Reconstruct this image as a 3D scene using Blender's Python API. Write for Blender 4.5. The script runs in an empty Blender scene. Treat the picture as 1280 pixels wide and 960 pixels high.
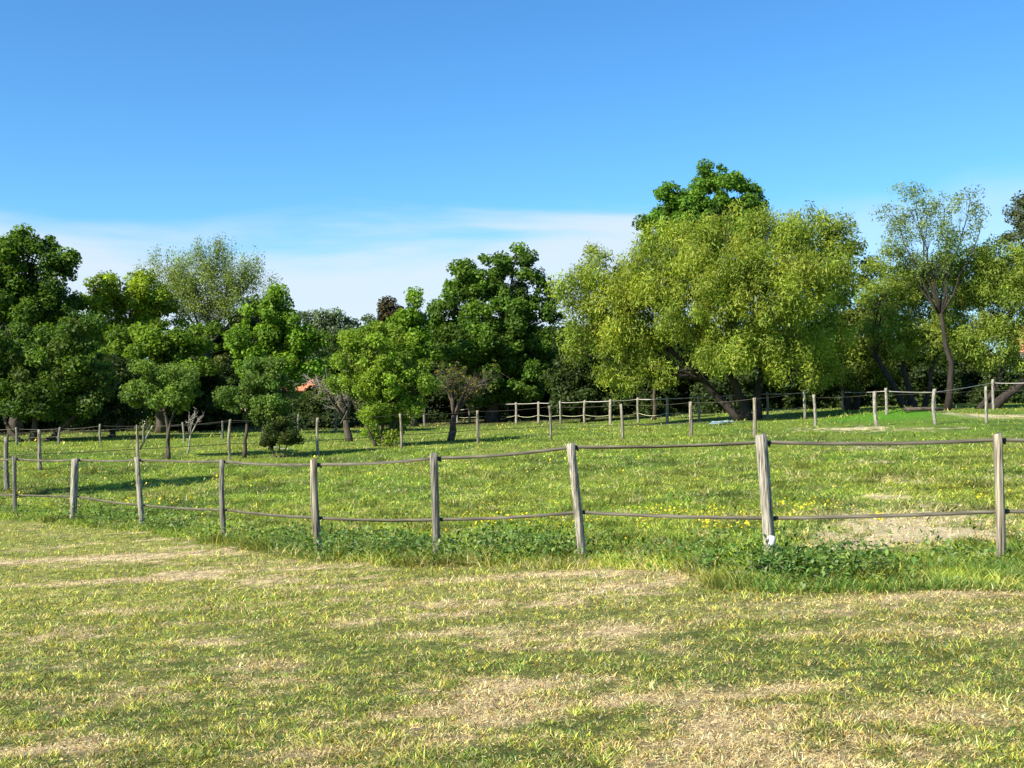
import bpy, math, random
import numpy as np
from mathutils import Vector

R = np.random.default_rng(7)
random.seed(7)
F = 1400.0; CAMZ = 1.65; HOR = 500.0
pitch = math.atan((HOR-480)/F); cp, sp = math.cos(pitch), math.sin(pitch)
scene = bpy.context.scene
COL = scene.collection

# ------------------------------------------------------------------ helpers
def ray(u, v):
    x = (u-640)/F; z = -(v-480)/F
    return x/(cp-z*sp), (sp+z*cp)/(cp-z*sp)          # per unit of +Y distance
def P(u, v, d):
    a, b = ray(u, v)
    return Vector((a*d, d, CAMZ+b*d))

# terrain from surveyed points: (x, y, z)
ctrl = []
def cpt(u, v, d):
    p = P(u, v, d); ctrl.append((p.x, p.y, p.z))
for a in [(18,643,25.9),(93,649,24.9),(175,656,22.5),(278,671,19.9),(396,692,16),(543,698,14.3),(718,697,13.3),
          (953,697,12.4),(1248,699,12.0),(49,587,36.4),(288,575,36.5),(397,570,37.9),(500,560,42.3),(597,553,45.5),
          (687,548,45.5),(777,548,43),(863,545,42),(943,545,38.5),(1018,532,46),(1095,532,43),(1169,530,43),(1233,528,43),
          (700,528,66),(763,530,60),(834,528,60),(207,572,38),(437,550,50),(563,551,46),(940,522,53),(1180,512,56),
          (0,548,56),(150,545,56),(300,540,60),(640,527,72),(1270,512,56)]:
    cpt(*a)
for x, y in [(0,0),(-6,2),(6,2),(-3,6),(3,6),(-12,10),(10,8),(0,9),(-8,16),(-16,16)]:
    ctrl.append((x, y, -.13+.045*x-.0136*y))
ctrl = np.array(ctrl)
cx, cy, cz = ctrl.T
A = np.c_[np.ones(len(cx)), cx, cy]
coef, *_ = np.linalg.lstsq(A, cz, rcond=None)
res = cz - A@coef
L = 17.0
K = np.exp(-((cx[:,None]-cx)**2+(cy[:,None]-cy)**2)/(2*L*L))
W = np.linalg.solve(K+0.02*np.eye(len(cx)), res)
def hz(x, y):
    x = np.asarray(x, float); y = np.asarray(y, float)
    xc = np.clip(x, -42, 42); yc = np.clip(y, -6, 82)
    s = coef[0]+coef[1]*xc+coef[2]*yc
    sh = s.shape; xf = xc.ravel(); yf = yc.ravel(); out = np.empty(len(xf))
    for i in range(0, len(xf), 100000):
        a = xf[i:i+100000, None]; b = yf[i:i+100000, None]
        out[i:i+100000] = np.exp(-((a-cx)**2+(b-cy)**2)/(2*L*L))@W
    z = s+out.reshape(sh)
    # fresh green mound in the right of the middle distance
    z = z + 0.38*np.exp(-(((x-17.2)/2.2)**2+((y-48.5)/2.6)**2))
    return z
# tabulate the terrain once so that lookups are quick
TX = np.linspace(-60, 60, 481); TY = np.linspace(-8, 112, 481)
TZ = hz(*np.meshgrid(TX, TY))
def gh(x, y):
    x = np.asarray(x, float); y = np.asarray(y, float)
    fx = np.clip((x+60)/.25, 0, 479.999); fy = np.clip((y+8)/.25, 0, 479.999)
    i = fx.astype(int); j = fy.astype(int); a = fx-i; b = fy-j
    return (TZ[j,i]*(1-a)+TZ[j,i+1]*a)*(1-b)+(TZ[j+1,i]*(1-a)+TZ[j+1,i+1]*a)*b
def G(u, v):
    """where the sight line through photo pixel (u, v) meets the ground"""
    a, b = ray(u, v)
    d = np.arange(3, 110, .05)
    diff = CAMZ+b*d-gh(a*d, d)
    k = np.argmax(diff <= 0) if (diff <= 0).any() else len(d)-1
    return Vector((a*d[k], d[k], float(gh(a*d[k], d[k]))))

def h2(ix, iy, s):
    n = (ix.astype(np.int64)*374761393+iy.astype(np.int64)*668265263+s*1442695041) & 0x7fffffff
    n = ((n ^ (n >> 13))*1274126177) & 0x7fffffff
    return ((n ^ (n >> 16)) & 0xffff)/65535.0
def vn(x, y, s=0):
    ix = np.floor(x); iy = np.floor(y); fx = x-ix; fy = y-iy
    fx = fx*fx*(3-2*fx); fy = fy*fy*(3-2*fy)
    a = h2(ix,iy,s); b = h2(ix+1,iy,s); c = h2(ix,iy+1,s); d = h2(ix+1,iy+1,s)
    return (a*(1-fx)+b*fx)*(1-fy)+(c*(1-fx)+d*fx)*fy
def fbm(x, y, s=0, o=4):
    t = 0; w = 0; a = 1.0
    for k in range(o):
        t = t+a*vn(x*2**k+17.3*k, y*2**k-9.1*k, s+k); w += a; a *= .55
    return t/w
def ss(a, b, x):
    t = np.clip((x-a)/(b-a), 0, 1); return t*t*(3-2*t)

def gz(x, y):
    x = np.asarray(x, float); y = np.asarray(y, float)
    inn = ss(0,3,y)*ss(70,40,y)
    z = gh(x, y)+inn*(.035*(fbm(x*1.2, y*1.2, 91, 3)-.5)+.03*(fbm(x*6, y*6, 92, 2)-.5))
    return z+blob(x, y, 1130, 668, 1.6, 1.1)*.22*(fbm(x*6.5, y*6.5, 93, 3)-.45)
def mesh_np(name, V, faces, mat, parent=None, col=None, loc=(0,0,0), smooth=False):
    """faces: list of (n, k) index arrays"""
    me = bpy.data.meshes.new(name)
    V = np.asarray(V, np.float32)-np.asarray(loc, np.float32)
    me.vertices.add(len(V)); me.vertices.foreach_set('co', V.ravel())
    faces = [np.asarray(f, np.int32) for f in faces if len(f)]
    tot = np.concatenate([np.full(len(f), f.shape[1], np.int32) for f in faces])
    idx = np.concatenate([f.ravel() for f in faces])
    me.loops.add(len(idx)); me.loops.foreach_set('vertex_index', idx)
    me.polygons.add(len(tot))
    me.polygons.foreach_set('loop_start', np.concatenate([[0], np.cumsum(tot)[:-1]]).astype(np.int32))
    if smooth: me.polygons.foreach_set('use_smooth', np.ones(len(tot), bool))
    me.update(calc_edges=True)
    if col is not None:
        ca = me.color_attributes.new('Col', 'FLOAT_COLOR', 'POINT')
        c4 = np.ones((len(V), 4), np.float32); c4[:, :3] = np.clip(col, 0.003, 1)
        ca.data.foreach_set('color', c4.ravel())
    me.materials.append(mat)
    o = bpy.data.objects.new(name, me); COL.objects.link(o)
    o.location = loc
    if parent is not None:
        o.parent = parent
        o.location = Vector(loc)-parent_loc(parent)
    return o
def parent_loc(p):
    l = Vector(p.location)
    while p.parent: p = p.parent; l = l+p.location
    return l
def tag(o, label=None, cat=None, group=None, kind=None):
    if label: o['label'] = label
    if cat: o['category'] = cat
    if group: o['group'] = group
    if kind: o['kind'] = kind
    return o
def empty(name, loc, label, cat, group=None):
    o = bpy.data.objects.new(name, None); COL.objects.link(o); o.location = loc
    o.empty_display_size = .2
    return tag(o, label, cat, group)

class MB:
    def __init__(s): s.v = []; s.f = {}; s.n = 0; s.c = []
    def add(s, v, fs, c=None):
        v = np.asarray(v, float)
        for f in fs: s.f.setdefault(len(f), []).append([i+s.n for i in f])
        s.v.append(v); s.n += len(v)
        if c is not None: s.c.append(np.tile(c, (len(v), 1)))
    def tube(s, pts, rad, n=6, cap=True, c=None, jag=0):
        pts = [Vector(p) for p in pts]; m = len(pts); vs = []
        up = Vector((.13, .37, .92))
        for i, p in enumerate(pts):
            t = (pts[min(i+1, m-1)]-pts[max(i-1, 0)]).normalized()
            a = t.cross(up)
            if a.length < .05: a = t.cross(Vector((1,0,0)))
            a.normalize(); b = t.cross(a)
            for k in range(n):
                an = 2*math.pi*k/n
                r = rad[i]*(1+jag*random.uniform(-1, 1))
                vs.append(p+(a*math.cos(an)+b*math.sin(an))*r)
        fs = [(i*n+k, i*n+(k+1)%n, (i+1)*n+(k+1)%n, (i+1)*n+k) for i in range(m-1) for k in range(n)]
        if cap: fs += [tuple(range(n))[::-1], tuple((m-1)*n+k for k in range(n))]
        s.add([tuple(v) for v in vs], fs, c)
    def box(s, c, d, rz=0):
        x, y, z = [q/2 for q in d]; co, si = math.cos(rz), math.sin(rz)
        vs = [(a, b, e) for e in (-z, z) for a, b in ((-x,-y),(x,-y),(x,y),(-x,y))]
        vs = [(c[0]+a*co-b*si, c[1]+a*si+b*co, c[2]+e) for a, b, e in vs]
        s.add(vs, [(3,2,1,0),(4,5,6,7),(0,1,5,4),(1,2,6,5),(2,3,7,6),(3,0,4,7)])
    def build(s, name, mat, parent=None, loc=(0,0,0), smooth=False, kind=None):
        o = mesh_np(name, np.concatenate(s.v), list(s.f.values()), mat, parent,
                    np.concatenate(s.c) if s.c else None, loc, smooth)
        if kind: o['kind'] = kind
        return o

# ------------------------------------------------------------------ materials
def new_mat(name):
    m = bpy.data.materials.new(name); m.use_nodes = True
    nt = m.node_tree; nt.nodes.clear()
    out = nt.nodes.new('ShaderNodeOutputMaterial')
    return m, nt, out
def N(nt, t, **kw):
    n = nt.nodes.new(t)
    for k, v in kw.items():
        if k.startswith('i_'):
            key = k[2:].replace('_', ' ')
            n.inputs[key].default_value = v
        else: setattr(n, k, v)
    return n
def leaf_mat(name, trans=.4, rough=.45, spec=.35):
    m, nt, out = new_mat(name); l = nt.links
    at = N(nt, 'ShaderNodeAttribute', attribute_name='Col')
    tc = N(nt, 'ShaderNodeTexCoord')
    no = N(nt, 'ShaderNodeTexNoise'); no.inputs['Scale'].default_value = 9; no.inputs['Detail'].default_value = 2
    l.new(tc.outputs['Object'], no.inputs['Vector'])
    mr = N(nt, 'ShaderNodeMapRange'); mr.inputs[3].default_value = .8; mr.inputs[4].default_value = 1.2
    l.new(no.outputs[0], mr.inputs[0])
    mu = N(nt, 'ShaderNodeVectorMath', operation='SCALE')
    l.new(at.outputs['Color'], mu.inputs[0]); l.new(mr.outputs[0], mu.inputs['Scale'])
    pr = N(nt, 'ShaderNodeBsdfPrincipled'); pr.inputs['Roughness'].default_value = rough
    pr.inputs['Specular IOR Level'].default_value = spec
    l.new(mu.outputs[0], pr.inputs['Base Color'])
    tr = N(nt, 'ShaderNodeBsdfTranslucent')
    m2 = N(nt, 'ShaderNodeVectorMath', operation='MULTIPLY'); m2.inputs[1].default_value = (1.25, 1.3, .5)
    l.new(mu.outputs[0], m2.inputs[0]); l.new(m2.outputs[0], tr.inputs['Color'])
    mx = N(nt, 'ShaderNodeMixShader'); mx.inputs[0].default_value = trans
    l.new(pr.outputs[0], mx.inputs[1]); l.new(tr.outputs[0], mx.inputs[2]); l.new(mx.outputs[0], out.inputs[0])
    return m
def noise_mat(name, c1, c2, scale=(8,8,8), rough=.85, bump=.3, c3=None, detail=6, spec=.3, coord='Object', lo=.3, hi=.7):
    m, nt, out = new_mat(name); l = nt.links
    tc = N(nt, 'ShaderNodeTexCoord'); mp = N(nt, 'ShaderNodeMapping'); mp.inputs['Scale'].default_value = scale
    l.new(tc.outputs[coord], mp.inputs[0])
    no = N(nt, 'ShaderNodeTexNoise'); no.inputs['Detail'].default_value = detail; no.inputs['Scale'].default_value = 1
    l.new(mp.outputs[0], no.inputs['Vector'])
    cr = N(nt, 'ShaderNodeValToRGB'); e = cr.color_ramp.elements
    e[0].position = lo; e[0].color = (*c1, 1); e[1].position = hi; e[1].color = (*c2, 1)
    if c3: q = e.new(.5); q.color = (*c3, 1)
    l.new(no.outputs[0], cr.inputs[0])
    pr = N(nt, 'ShaderNodeBsdfPrincipled'); pr.inputs['Roughness'].default_value = rough
    pr.inputs['Specular IOR Level'].default_value = spec
    l.new(cr.outputs[0], pr.inputs['Base Color'])
    bp = N(nt, 'ShaderNodeBump'); bp.inputs['Strength'].default_value = bump; bp.inputs['Distance'].default_value = .02
    l.new(no.outputs[0], bp.inputs['Height']); l.new(bp.outputs[0], pr.inputs['Normal'])
    l.new(pr.outputs[0], out.inputs[0])
    return m
M = {}
M['leaf'] = leaf_mat('leaf', .42, .55, .2)
M['willow'] = leaf_mat('willow_leaf', .5, .5, .3)
M['grass'] = leaf_mat('grass_blade', .35, .55, .25)
M['petal'] = leaf_mat('petal', .3, .5, .3)
M['bark'] = noise_mat('bark', (.035,.027,.02), (.11,.09,.065), (9,9,2.5), .9, .8)
M['barkdark'] = noise_mat('dark_bark', (.016,.013,.011), (.05,.04,.032), (9,9,2.5), .9, .8)
M['dead'] = noise_mat('dead_wood', (.16,.14,.12), (.36,.33,.29), (9,9,9), .9, .5)
M['wood'] = noise_mat('weathered_wood', (.08,.07,.05), (.44,.40,.32), (70,70,4), .85, 1.0, (.27,.245,.195), lo=.36, hi=.64)
M['woodgrey'] = noise_mat('grey_weathered_wood', (.06,.055,.042), (.27,.25,.20), (60,60,3.5), .85, 1.0, (.16,.148,.118), lo=.36, hi=.64)
M['woodround'] = noise_mat('split_round_wood', (.05,.04,.027), (.42,.37,.27), (40,40,1.8), .9, 1.0, (.21,.18,.13), lo=.36, hi=.64)
M['tape'] = noise_mat('faded_tape', (.05,.045,.03), (.15,.135,.095), (3,3,30), .7, .2, (.09,.08,.055))
M['tapelight'] = noise_mat('pale_tape', (.3,.28,.24), (.5,.47,.42), (3,3,30), .7, .2)
M['wire'] = noise_mat('dark_wire', (.03,.03,.025), (.07,.065,.05), (5,5,5), .6, .1)
M['rope'] = noise_mat('pale_rope', (.38,.40,.2), (.62,.6,.42), (12,12,12), .7, .1)
M['insul'] = noise_mat('black_plastic', (.012,.012,.012), (.03,.03,.03), (20,20,20), .45, .1, spec=.5)
M['white'] = noise_mat('white_plastic', (.6,.6,.58), (.82,.82,.8), (18,18,18), .4, .1, spec=.5)
M['blue'] = noise_mat('pale_blue_plastic', (.16,.26,.28), (.26,.36,.38), (4,4,4), .45, .1, spec=.5)
M['wall'] = noise_mat('cream_render', (.62,.56,.47), (.78,.72,.63), (1.2,1.2,1.2), .9, .1)
M['stone'] = noise_mat('pink_render', (.55,.38,.30), (.68,.5,.41), (1.5,1.5,1.5), .9, .1)
M['tile'] = noise_mat('clay_tiles', (.42,.15,.07), (.66,.30,.16), (5,5,14), .85, .5)
M['pane'] = noise_mat('window_pane', (.02,.025,.03), (.05,.06,.07), (2,2,2), .1, 0, spec=.8)
M['straw'] = leaf_mat('dry_stalk', .2, .7, .2)
M['soilpile'] = noise_mat('brushwood', (.09,.05,.035), (.25,.16,.12), (14,14,14), .95, .6)

# ------------------------------------------------------------------ ground colour fields
BU = [(-260,628),(0,650),(175,667),(300,688),(396,705),(543,710),(718,707),(840,718),(900,735),(1000,745),(1280,738),(1600,730)]
BP = []
for u, v in BU:
    g = G(u, v); BP.append((math.atan2(g.x, g.y), math.hypot(g.x, g.y)))
BP = np.array(sorted(BP))
def lush(x, y):
    """0 in the mown field, 1 in the paddock"""
    an = np.arctan2(x, np.maximum(y, .1)); r = np.hypot(x, y)
    b = np.interp(an, BP[:,0], BP[:,1])
    w = (fbm(x*1.3, y*1.3, 5, 3)-.5)*1.3
    return ss(-.25, .35, r-b+w)
def blob(x, y, u, v, rx, ry, _c={}):
    k = (u, v)
    if k not in _c: _c[k] = G(u, v)
    g = _c[k]
    return np.exp(-(((x-g.x)/rx)**2+((y-g.y)/ry)**2))
def fields(x, y):
    """-> lush, dry (0-1), height multiplier, albedo (n,3)"""
    x = np.asarray(x, float); y = np.asarray(y, float)
    lu = lush(x, y)
    big = fbm(x*.22+3, y*.33, 11, 3)
    mid = fbm(x*.75+9, y*1.5, 21, 4)         # patches stretched along the mowing lines
    fine = fbm(x*5, y*7.5, 31, 3)
    vf = fbm(x*17, y*22, 41, 2)
    near = ss(13, 6, y)
    # dry straw in the mown field
    dryn = .95*ss(.575, .75, mid*.62+fine*.30+vf*.16-.02+(big-.5)*.35)
    dryn = dryn+.4*ss(.5,.68,fbm(x*.5+40, y*3.1, 51, 3))*ss(.45,.6,fine)
    for (u, v, rx, ry, k) in [(150,697,2.8,.35,.8),(640,722,1.5,.28,.8),(60,700,2,.35,.5),(340,712,1.2,.25,.5),(340,832,.35,.22,.9),(345,855,.3,.1,.8),
                          (600,885,.45,.16,.9),(650,900,.3,.1,.8),(40,938,.35,.1,.9),(780,790,.6,.35,.6),(990,862,.3,.15,.7),
                          (540,795,.6,.2,.5),(910,715,.5,.2,.8),(800,712,.7,.2,.7),(380,945,.25,.1,.9),(830,875,.4,.12,.7),(1200,745,2,.3,.5),
                          (880,935,.4,.2,.5),(700,810,.3,.12,.7),(1180,790,1.2,.3,.35),(1180,890,.5,.3,.4),(560,930,.4,.2,.45),(690,735,.9,.25,.5)]:
        dryn = dryn+1.35*k*blob(x, y, u, v, rx, ry)*(.3+fine*1.2)
    for (u, v, rx, ry, k) in [(480,820,1.0,.7,.8),(760,830,.7,.35,.7),(900,795,.5,.25,.8),(1040,820,.5,.4,.4),(420,880,.6,.3,.6),(560,830,.7,.4,.5),
                          (190,900,.4,.2,.5),(720,905,.5,.2,.6),(160,800,.5,.3,.4),(600,940,.3,.2,.5),(240,810,.8,.5,.3),(1200,850,.6,.4,.3),(80,845,.8,.3,.3)]:
        dryn = dryn-.7*k*blob(x, y, u, v, rx, ry)*(.5+fine*.8)
    dryn = np.clip(dryn, 0, 1)
    # bare and dry ground in the paddock
    dryp = np.zeros_like(x)
    for (u, v, rx, ry, k) in [(1130,655,1.1,1.3,.8),(1130,672,1.05,.95,1.25),(1060,685,.5,.35,.9),(1200,672,.5,.6,.8),(1110,622,.5,.9,.9),(1120,598,.5,1.1,.55),(1090,577,.7,1.0,.6),
                          (1060,536,1.8,1.3,1.1),(1150,537,2.4,1.2,.55),(1230,519,2.6,2.2,1.1),(1100,560,1.2,1.5,.5),(1000,536,1,1,.3),
                          (1180,640,1.2,1.5,.4),(1040,640,.8,1.5,.3),(1250,600,1.5,3,.3)]:
        dryp = dryp+k*blob(x, y, u, v, rx, ry)*(.25+1.1*fbm(x*1.7, y*1.3, 61, 4))
    dryp = np.clip(dryp+.25*ss(.55,.75,mid)*ss(.5,.7,fine), 0, 1)
    # colours (albedo)
    gM = np.array([.20,.215,.06]); gD = np.array([.125,.17,.042]); st = np.array([.68,.53,.30]); soil = np.array([.20,.145,.085])
    t = ss(.3, .7, fine)[..., None]
    mown = gM*(1-t)+gD*t
    farm = ss(7, 12, y)[..., None]
    mown = mown*(1+.22*farm)+np.array([.05,.035,.0])*farm
    dd = dryn[..., None]
    so = (ss(.55, .8, vf)*ss(.3,.7,dryn))[..., None]
    strawc = (st*(1-.6*so)+soil*.6*so)*(.7+.6*fine)[..., None]
    mown = mown*(1-dd)+strawc*dd
    mown = mown*(.62+.55*ss(.34,.6,fbm(x*13, y*15, 101, 3)))[..., None]
    p1 = np.array([.125,.205,.026]); p2 = np.array([.075,.135,.026]); p3 = np.array([.20,.25,.045])
    a = ss(.35,.65,fbm(x*.35, y*.35+5, 71, 3))[..., None]; b = ss(.45,.7,fbm(x*.9, y*.7, 81, 3))[..., None]
    pad = p1*(1-b)+p2*b; pad = pad*(1-a*.55)+p3*a*.55
    mound = np.clip(blob(x, y, 1080, 519, 1.7, 2.4)+blob(x, y, 1130, 517, 2.0, 2.0), 0, 1)[..., None]
    pad = pad*(1-mound)+np.array([.085,.22,.018])*mound
    dryp = ss(.2, .85, dryp+(fbm(x*7, y*7, 63, 4)-.5)*1.7*ss(.04, .3, dryp)); dp = (dryp*(1-mound[...,0]))[..., None]
    pad = pad*(1-dp)+np.array([.66,.55,.33])*(.45+.9*fbm(x*9, y*9, 65, 3)[..., None])*dp
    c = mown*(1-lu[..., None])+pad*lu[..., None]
    # tree floor at the back is dark litter
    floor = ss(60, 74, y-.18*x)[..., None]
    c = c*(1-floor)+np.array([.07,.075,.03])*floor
    dry = dryn*(1-lu)+dp[..., 0]*lu
    return lu, dry, mound[..., 0], c

# ------------------------------------------------------------------ ground sheet
def graded(a, b, d0, d1):
    out = [a]; 
    while out[-1] < b: out.append(out[-1]+d0+(d1-d0)*(out[-1]-a)/(b-a))
    return out
ys = np.array([-400,-150,-60,-20,-8,0,2]+graded(3, 32, .045, .22)+graded(32.3, 112, .3, 1.4)+[130,170,260,500,1000,2500])
xs = graded(0, 14, .06, .16)+graded(14.3, 62, .3, 1.6)+[75,110,200,500,1200,2500]
xs = np.array([-v for v in xs[:0:-1]]+xs)
X, Y = np.meshgrid(xs, ys)
lu, dry, mo, c = fields(X.ravel(), Y.ravel())
Z = gz(X.ravel(), Y.ravel())
nx, ny = len(xs), len(ys)
I = np.arange(nx*ny).reshape(ny, nx)
Fq = np.stack([I[:-1,:-1], I[:-1,1:], I[1:,1:], I[1:,:-1]], -1).reshape(-1, 4)
m, nt, out = new_mat('ground'); l = nt.links
at = N(nt, 'ShaderNodeAttribute', attribute_name='Col'); tc = N(nt, 'ShaderNodeTexCoord')
mp = N(nt, 'ShaderNodeMapping'); mp.inputs['Scale'].default_value = (60, 80, 60); l.new(tc.outputs['Object'], mp.inputs[0])
no = N(nt, 'ShaderNodeTexNoise'); no.inputs['Detail'].default_value = 7; no.inputs['Roughness'].default_value = .7; no.inputs['Scale'].default_value = 1
l.new(mp.outputs[0], no.inputs['Vector'])
mp2 = N(nt, 'ShaderNodeMapping'); mp2.inputs['Scale'].default_value = (16, 22, 16); l.new(tc.outputs['Object'], mp2.inputs[0])
no2 = N(nt, 'ShaderNodeTexNoise'); no2.inputs['Detail'].default_value = 8; no2.inputs['Roughness'].default_value = .75; no2.inputs['Scale'].default_value = 1
l.new(mp2.outputs[0], no2.inputs['Vector'])
ad = N(nt, 'ShaderNodeMath', operation='ADD'); l.new(no.outputs[0], ad.inputs[0]); l.new(no2.outputs[0], ad.inputs[1])
mr = N(nt, 'ShaderNodeMapRange'); mr.inputs[1].default_value = .7; mr.inputs[2].default_value = 1.3; mr.inputs[3].default_value = .45; mr.inputs[4].default_value = 1.45
l.new(ad.outputs[0], mr.inputs[0])
sc_ = N(nt, 'ShaderNodeVectorMath', operation='SCALE'); l.new(at.outputs['Color'], sc_.inputs[0]); l.new(mr.outputs[0], sc_.inputs['Scale'])
pr = N(nt, 'ShaderNodeBsdfPrincipled'); pr.inputs['Roughness'].default_value = .95; pr.inputs['Specular IOR Level'].default_value = .1
l.new(sc_.outputs[0], pr.inputs['Base Color'])
bp = N(nt, 'ShaderNodeBump'); bp.inputs['Strength'].default_value = 1.0; bp.inputs['Distance'].default_value = .03
l.new(ad.outputs[0], bp.inputs['Height']); l.new(bp.outputs[0], pr.inputs['Normal']); l.new(pr.outputs[0], out.inputs[0])
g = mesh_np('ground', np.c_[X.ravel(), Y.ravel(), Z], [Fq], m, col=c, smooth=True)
tag(g, 'mown field and green paddock ground under the fences', kind='structure')

# ------------------------------------------------------------------ grass
def rnd(n, a=0, b=1): return R.uniform(a, b, n)
def blades(name, x, y, h, w, lean, col, mat, z=None, label=None, cat=None):
    """curved blades: quad + triangle each"""
    n = len(x)
    if z is None: z = gz(x, y)-.008
    th = rnd(n, 0, 2*np.pi); ph = rnd(n, 0, 2*np.pi)
    ax = np.c_[np.cos(th), np.sin(th), np.zeros(n)]*w[:, None]*.5
    ld = np.c_[np.cos(ph), np.sin(ph), np.zeros(n)]*(lean*h)[:, None]
    b = np.c_[x, y, z]; up = np.c_[np.zeros(n), np.zeros(n), h]
    hh = np.sqrt(np.clip(1-lean**2*.7, .1, 1))[:, None]
    mid = b+up*.55*hh+ld*.35; tip = b+up*hh*(.98)+ld
    V = np.stack([b-ax, b+ax, mid+ax*.8, mid-ax*.8, tip], 1).reshape(-1, 3)
    k = np.arange(n)*5
    o = mesh_np(name, V, [np.c_[k, k+1, k+2, k+3], np.c_[k+3, k+2, k+4]], mat, col=np.repeat(col, 5, 0))
    if label: tag(o, label, cat, kind='stuff')
    return o
def scatter(n, v0, v1, u0=-130, u1=1410, power=1.0):
    """points spread so that nearer ground gets more of them"""
    v = v0+(v1-v0)*rnd(n)**power; u = rnd(n, u0, u1)
    a = (u-640)/F; b = (HOR-v)/F
    d = 1.78/-b
    for _ in range(6): d = (CAMZ-gh(a*d, d))/-b
    return a*d, d
def jitter(c, s=.18, hs=.1):
    n = len(c); k = 1+R.normal(0, s, (n,1)); q = R.normal(0, hs, n)
    c = c*np.clip(k, .45, 1.8); c[:,0] *= 1+q; c[:,2] *= 1-q*.5
    return np.clip(c, .004, .9)
# mown sward
x, y = scatter(1000000, 655, 1010)
lu, dry, mo, c = fields(x, y)
cl = fbm(x*13, y*15, 101, 3)
keep = (rnd(len(x)) > lu) & (rnd(len(x)) < np.clip((1.1-dry*.75)*ss(.22,.5,cl)*1.2, .3, 1))
x, y, dry, c, cl = x[keep], y[keep], dry[keep], c[keep], cl[keep]
n = len(x); tuft = ss(.45, .7, fbm(x*2.3, y*2.8, 111, 3))
tf = ss(.42,.66,fbm(x*15, y*15, 115, 2)); h = (.012+.020*rnd(n)+.034*tuft*rnd(n)+.03*tf*rnd(n))*(1+.3*(y>10))*(.55+.9*cl); w = .0040+.0030*rnd(n)+y*.00035
cc = jitter(c*np.array([2.05,1.78,1.15])*(.6+.9*tf)[:,None], .38, .18)
yel = rnd(n) < .22+.5*dry; cc[yel] = jitter(np.tile([.58,.47,.25], (yel.sum(),1)), .22)
gr = rnd(n) < .22*(1-dry)**2; cc[gr] = jitter(np.tile([.20,.31,.06], (gr.sum(),1)), .25)
bw = rnd(n) < .10+.25*dry; cc[bw] = jitter(np.tile([.20,.14,.08], (bw.sum(),1)), .3)
dk = rnd(n) < .20*(1-dry); cc[dk] = jitter(np.tile([.05,.10,.025], (dk.sum(),1)), .2)
blades('mown_grass', x, y, h, w*.82, rnd(n, .5, 2.2), cc, M['grass'], label='short mown yellow green grass of the open field in front of the fence', cat='grass')
# straw clippings lying flat
x, y = scatter(200000, 655, 1010)
lu, dry, mo, c = fields(x, y)
keep = (rnd(len(x)) > lu) & (rnd(len(x)) < .05+dry*.6)
x, y = x[keep], y[keep]; n = len(x)
th = rnd(n, -.9, .9)+np.where(rnd(n)<.25, 1.5, 0); ln = rnd(n, .005, .018)*(1+.03*y); w = (.0011+.00018*y)*rnd(n, .7, 1.3)
z = gz(x, y)+rnd(n, .002, .02)
dx = np.c_[np.cos(th)*ln/2, np.sin(th)*ln/2, R.normal(0, .005, n)]; dn = np.c_[-np.sin(th)*w/2, np.cos(th)*w/2, rnd(n, .2, 1)*w]
cl = fbm(x*9, y*9, 101, 3)
b = np.c_[x, y, z]
V = np.stack([b-dx-dn, b+dx-dn, b+dx+dn, b-dx+dn], 1).reshape(-1, 3); k = np.arange(n)*4
cc = jitter(np.where(rnd(n)[:,None] < .75, [[.50,.40,.20]], [[.30,.21,.12]]), .2)
o = mesh_np('hay_clippings', V, [np.c_[k, k+1, k+2, k+3]], M['straw'], col=np.repeat(cc, 4, 0))
tag(o, 'pale dry hay clippings lying over the mown field', 'hay', kind='stuff')

# paddock grass
x, y = scatter(480000, 509, 745, power=.9)
lu, dry, mo, c = fields(x, y)
cl = fbm(x*1.6, y*1.6, 131, 4)
keep = (rnd(len(x)) < lu) & (rnd(len(x)) < np.clip(1-dry*.95, .05, 1)) & (y < 75)
x, y, dry, c, cl, mo = x[keep], y[keep], dry[keep], c[keep], cl[keep], mo[keep]; n = len(x)
an = np.arctan2(x, y); edge = np.hypot(x, y)-np.interp(an, BP[:,0], BP[:,1])
strip = ss(2.6, .3, edge)
fc = fbm(x*5, y*5, 137, 3); h = (.026+.035*rnd(n)+.05*ss(.5,.75,cl)*rnd(n)+.03*ss(.5,.7,fbm(x*11, y*11, 147, 2)))*(1+.012*y)*(.5+fc)+strip*.10*rnd(n)+mo*.10*rnd(n)
w = .004+.00055*y*rnd(n, .6, 1.4)
cc = jitter(c*np.array([2.05,1.68,1.25])+.01, .28, .12)
yel = rnd(n) < .22; cc[yel] = jitter(np.tile([.40,.42,.09], (yel.sum(),1)), .2)
cc *= (.72+.56*ss(.3,.7,fc))[:,None]
dkc = ss(.52,.66,fbm(x*1.9+3, y*1.4, 143, 3)); cc *= (1-.5*dkc)[:,None]*(1.12-.3*ss(.4,.65,fbm(x*.5, y*.6, 146, 3)))[:,None]; h = h*(1+.8*dkc)
br = (ss(.55,.75,fbm(x*2.6+7, y*1.9, 139, 3))*.6+dry*.9 > rnd(n)); cc[br] = jitter(np.tile([.50,.44,.20], (br.sum(),1)), .2)
blades('meadow_grass', x, y, h, w, rnd(n, .5, 1.7), cc, M['grass'], label='lush green meadow grass of the paddock behind the near fence', cat='grass')

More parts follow.
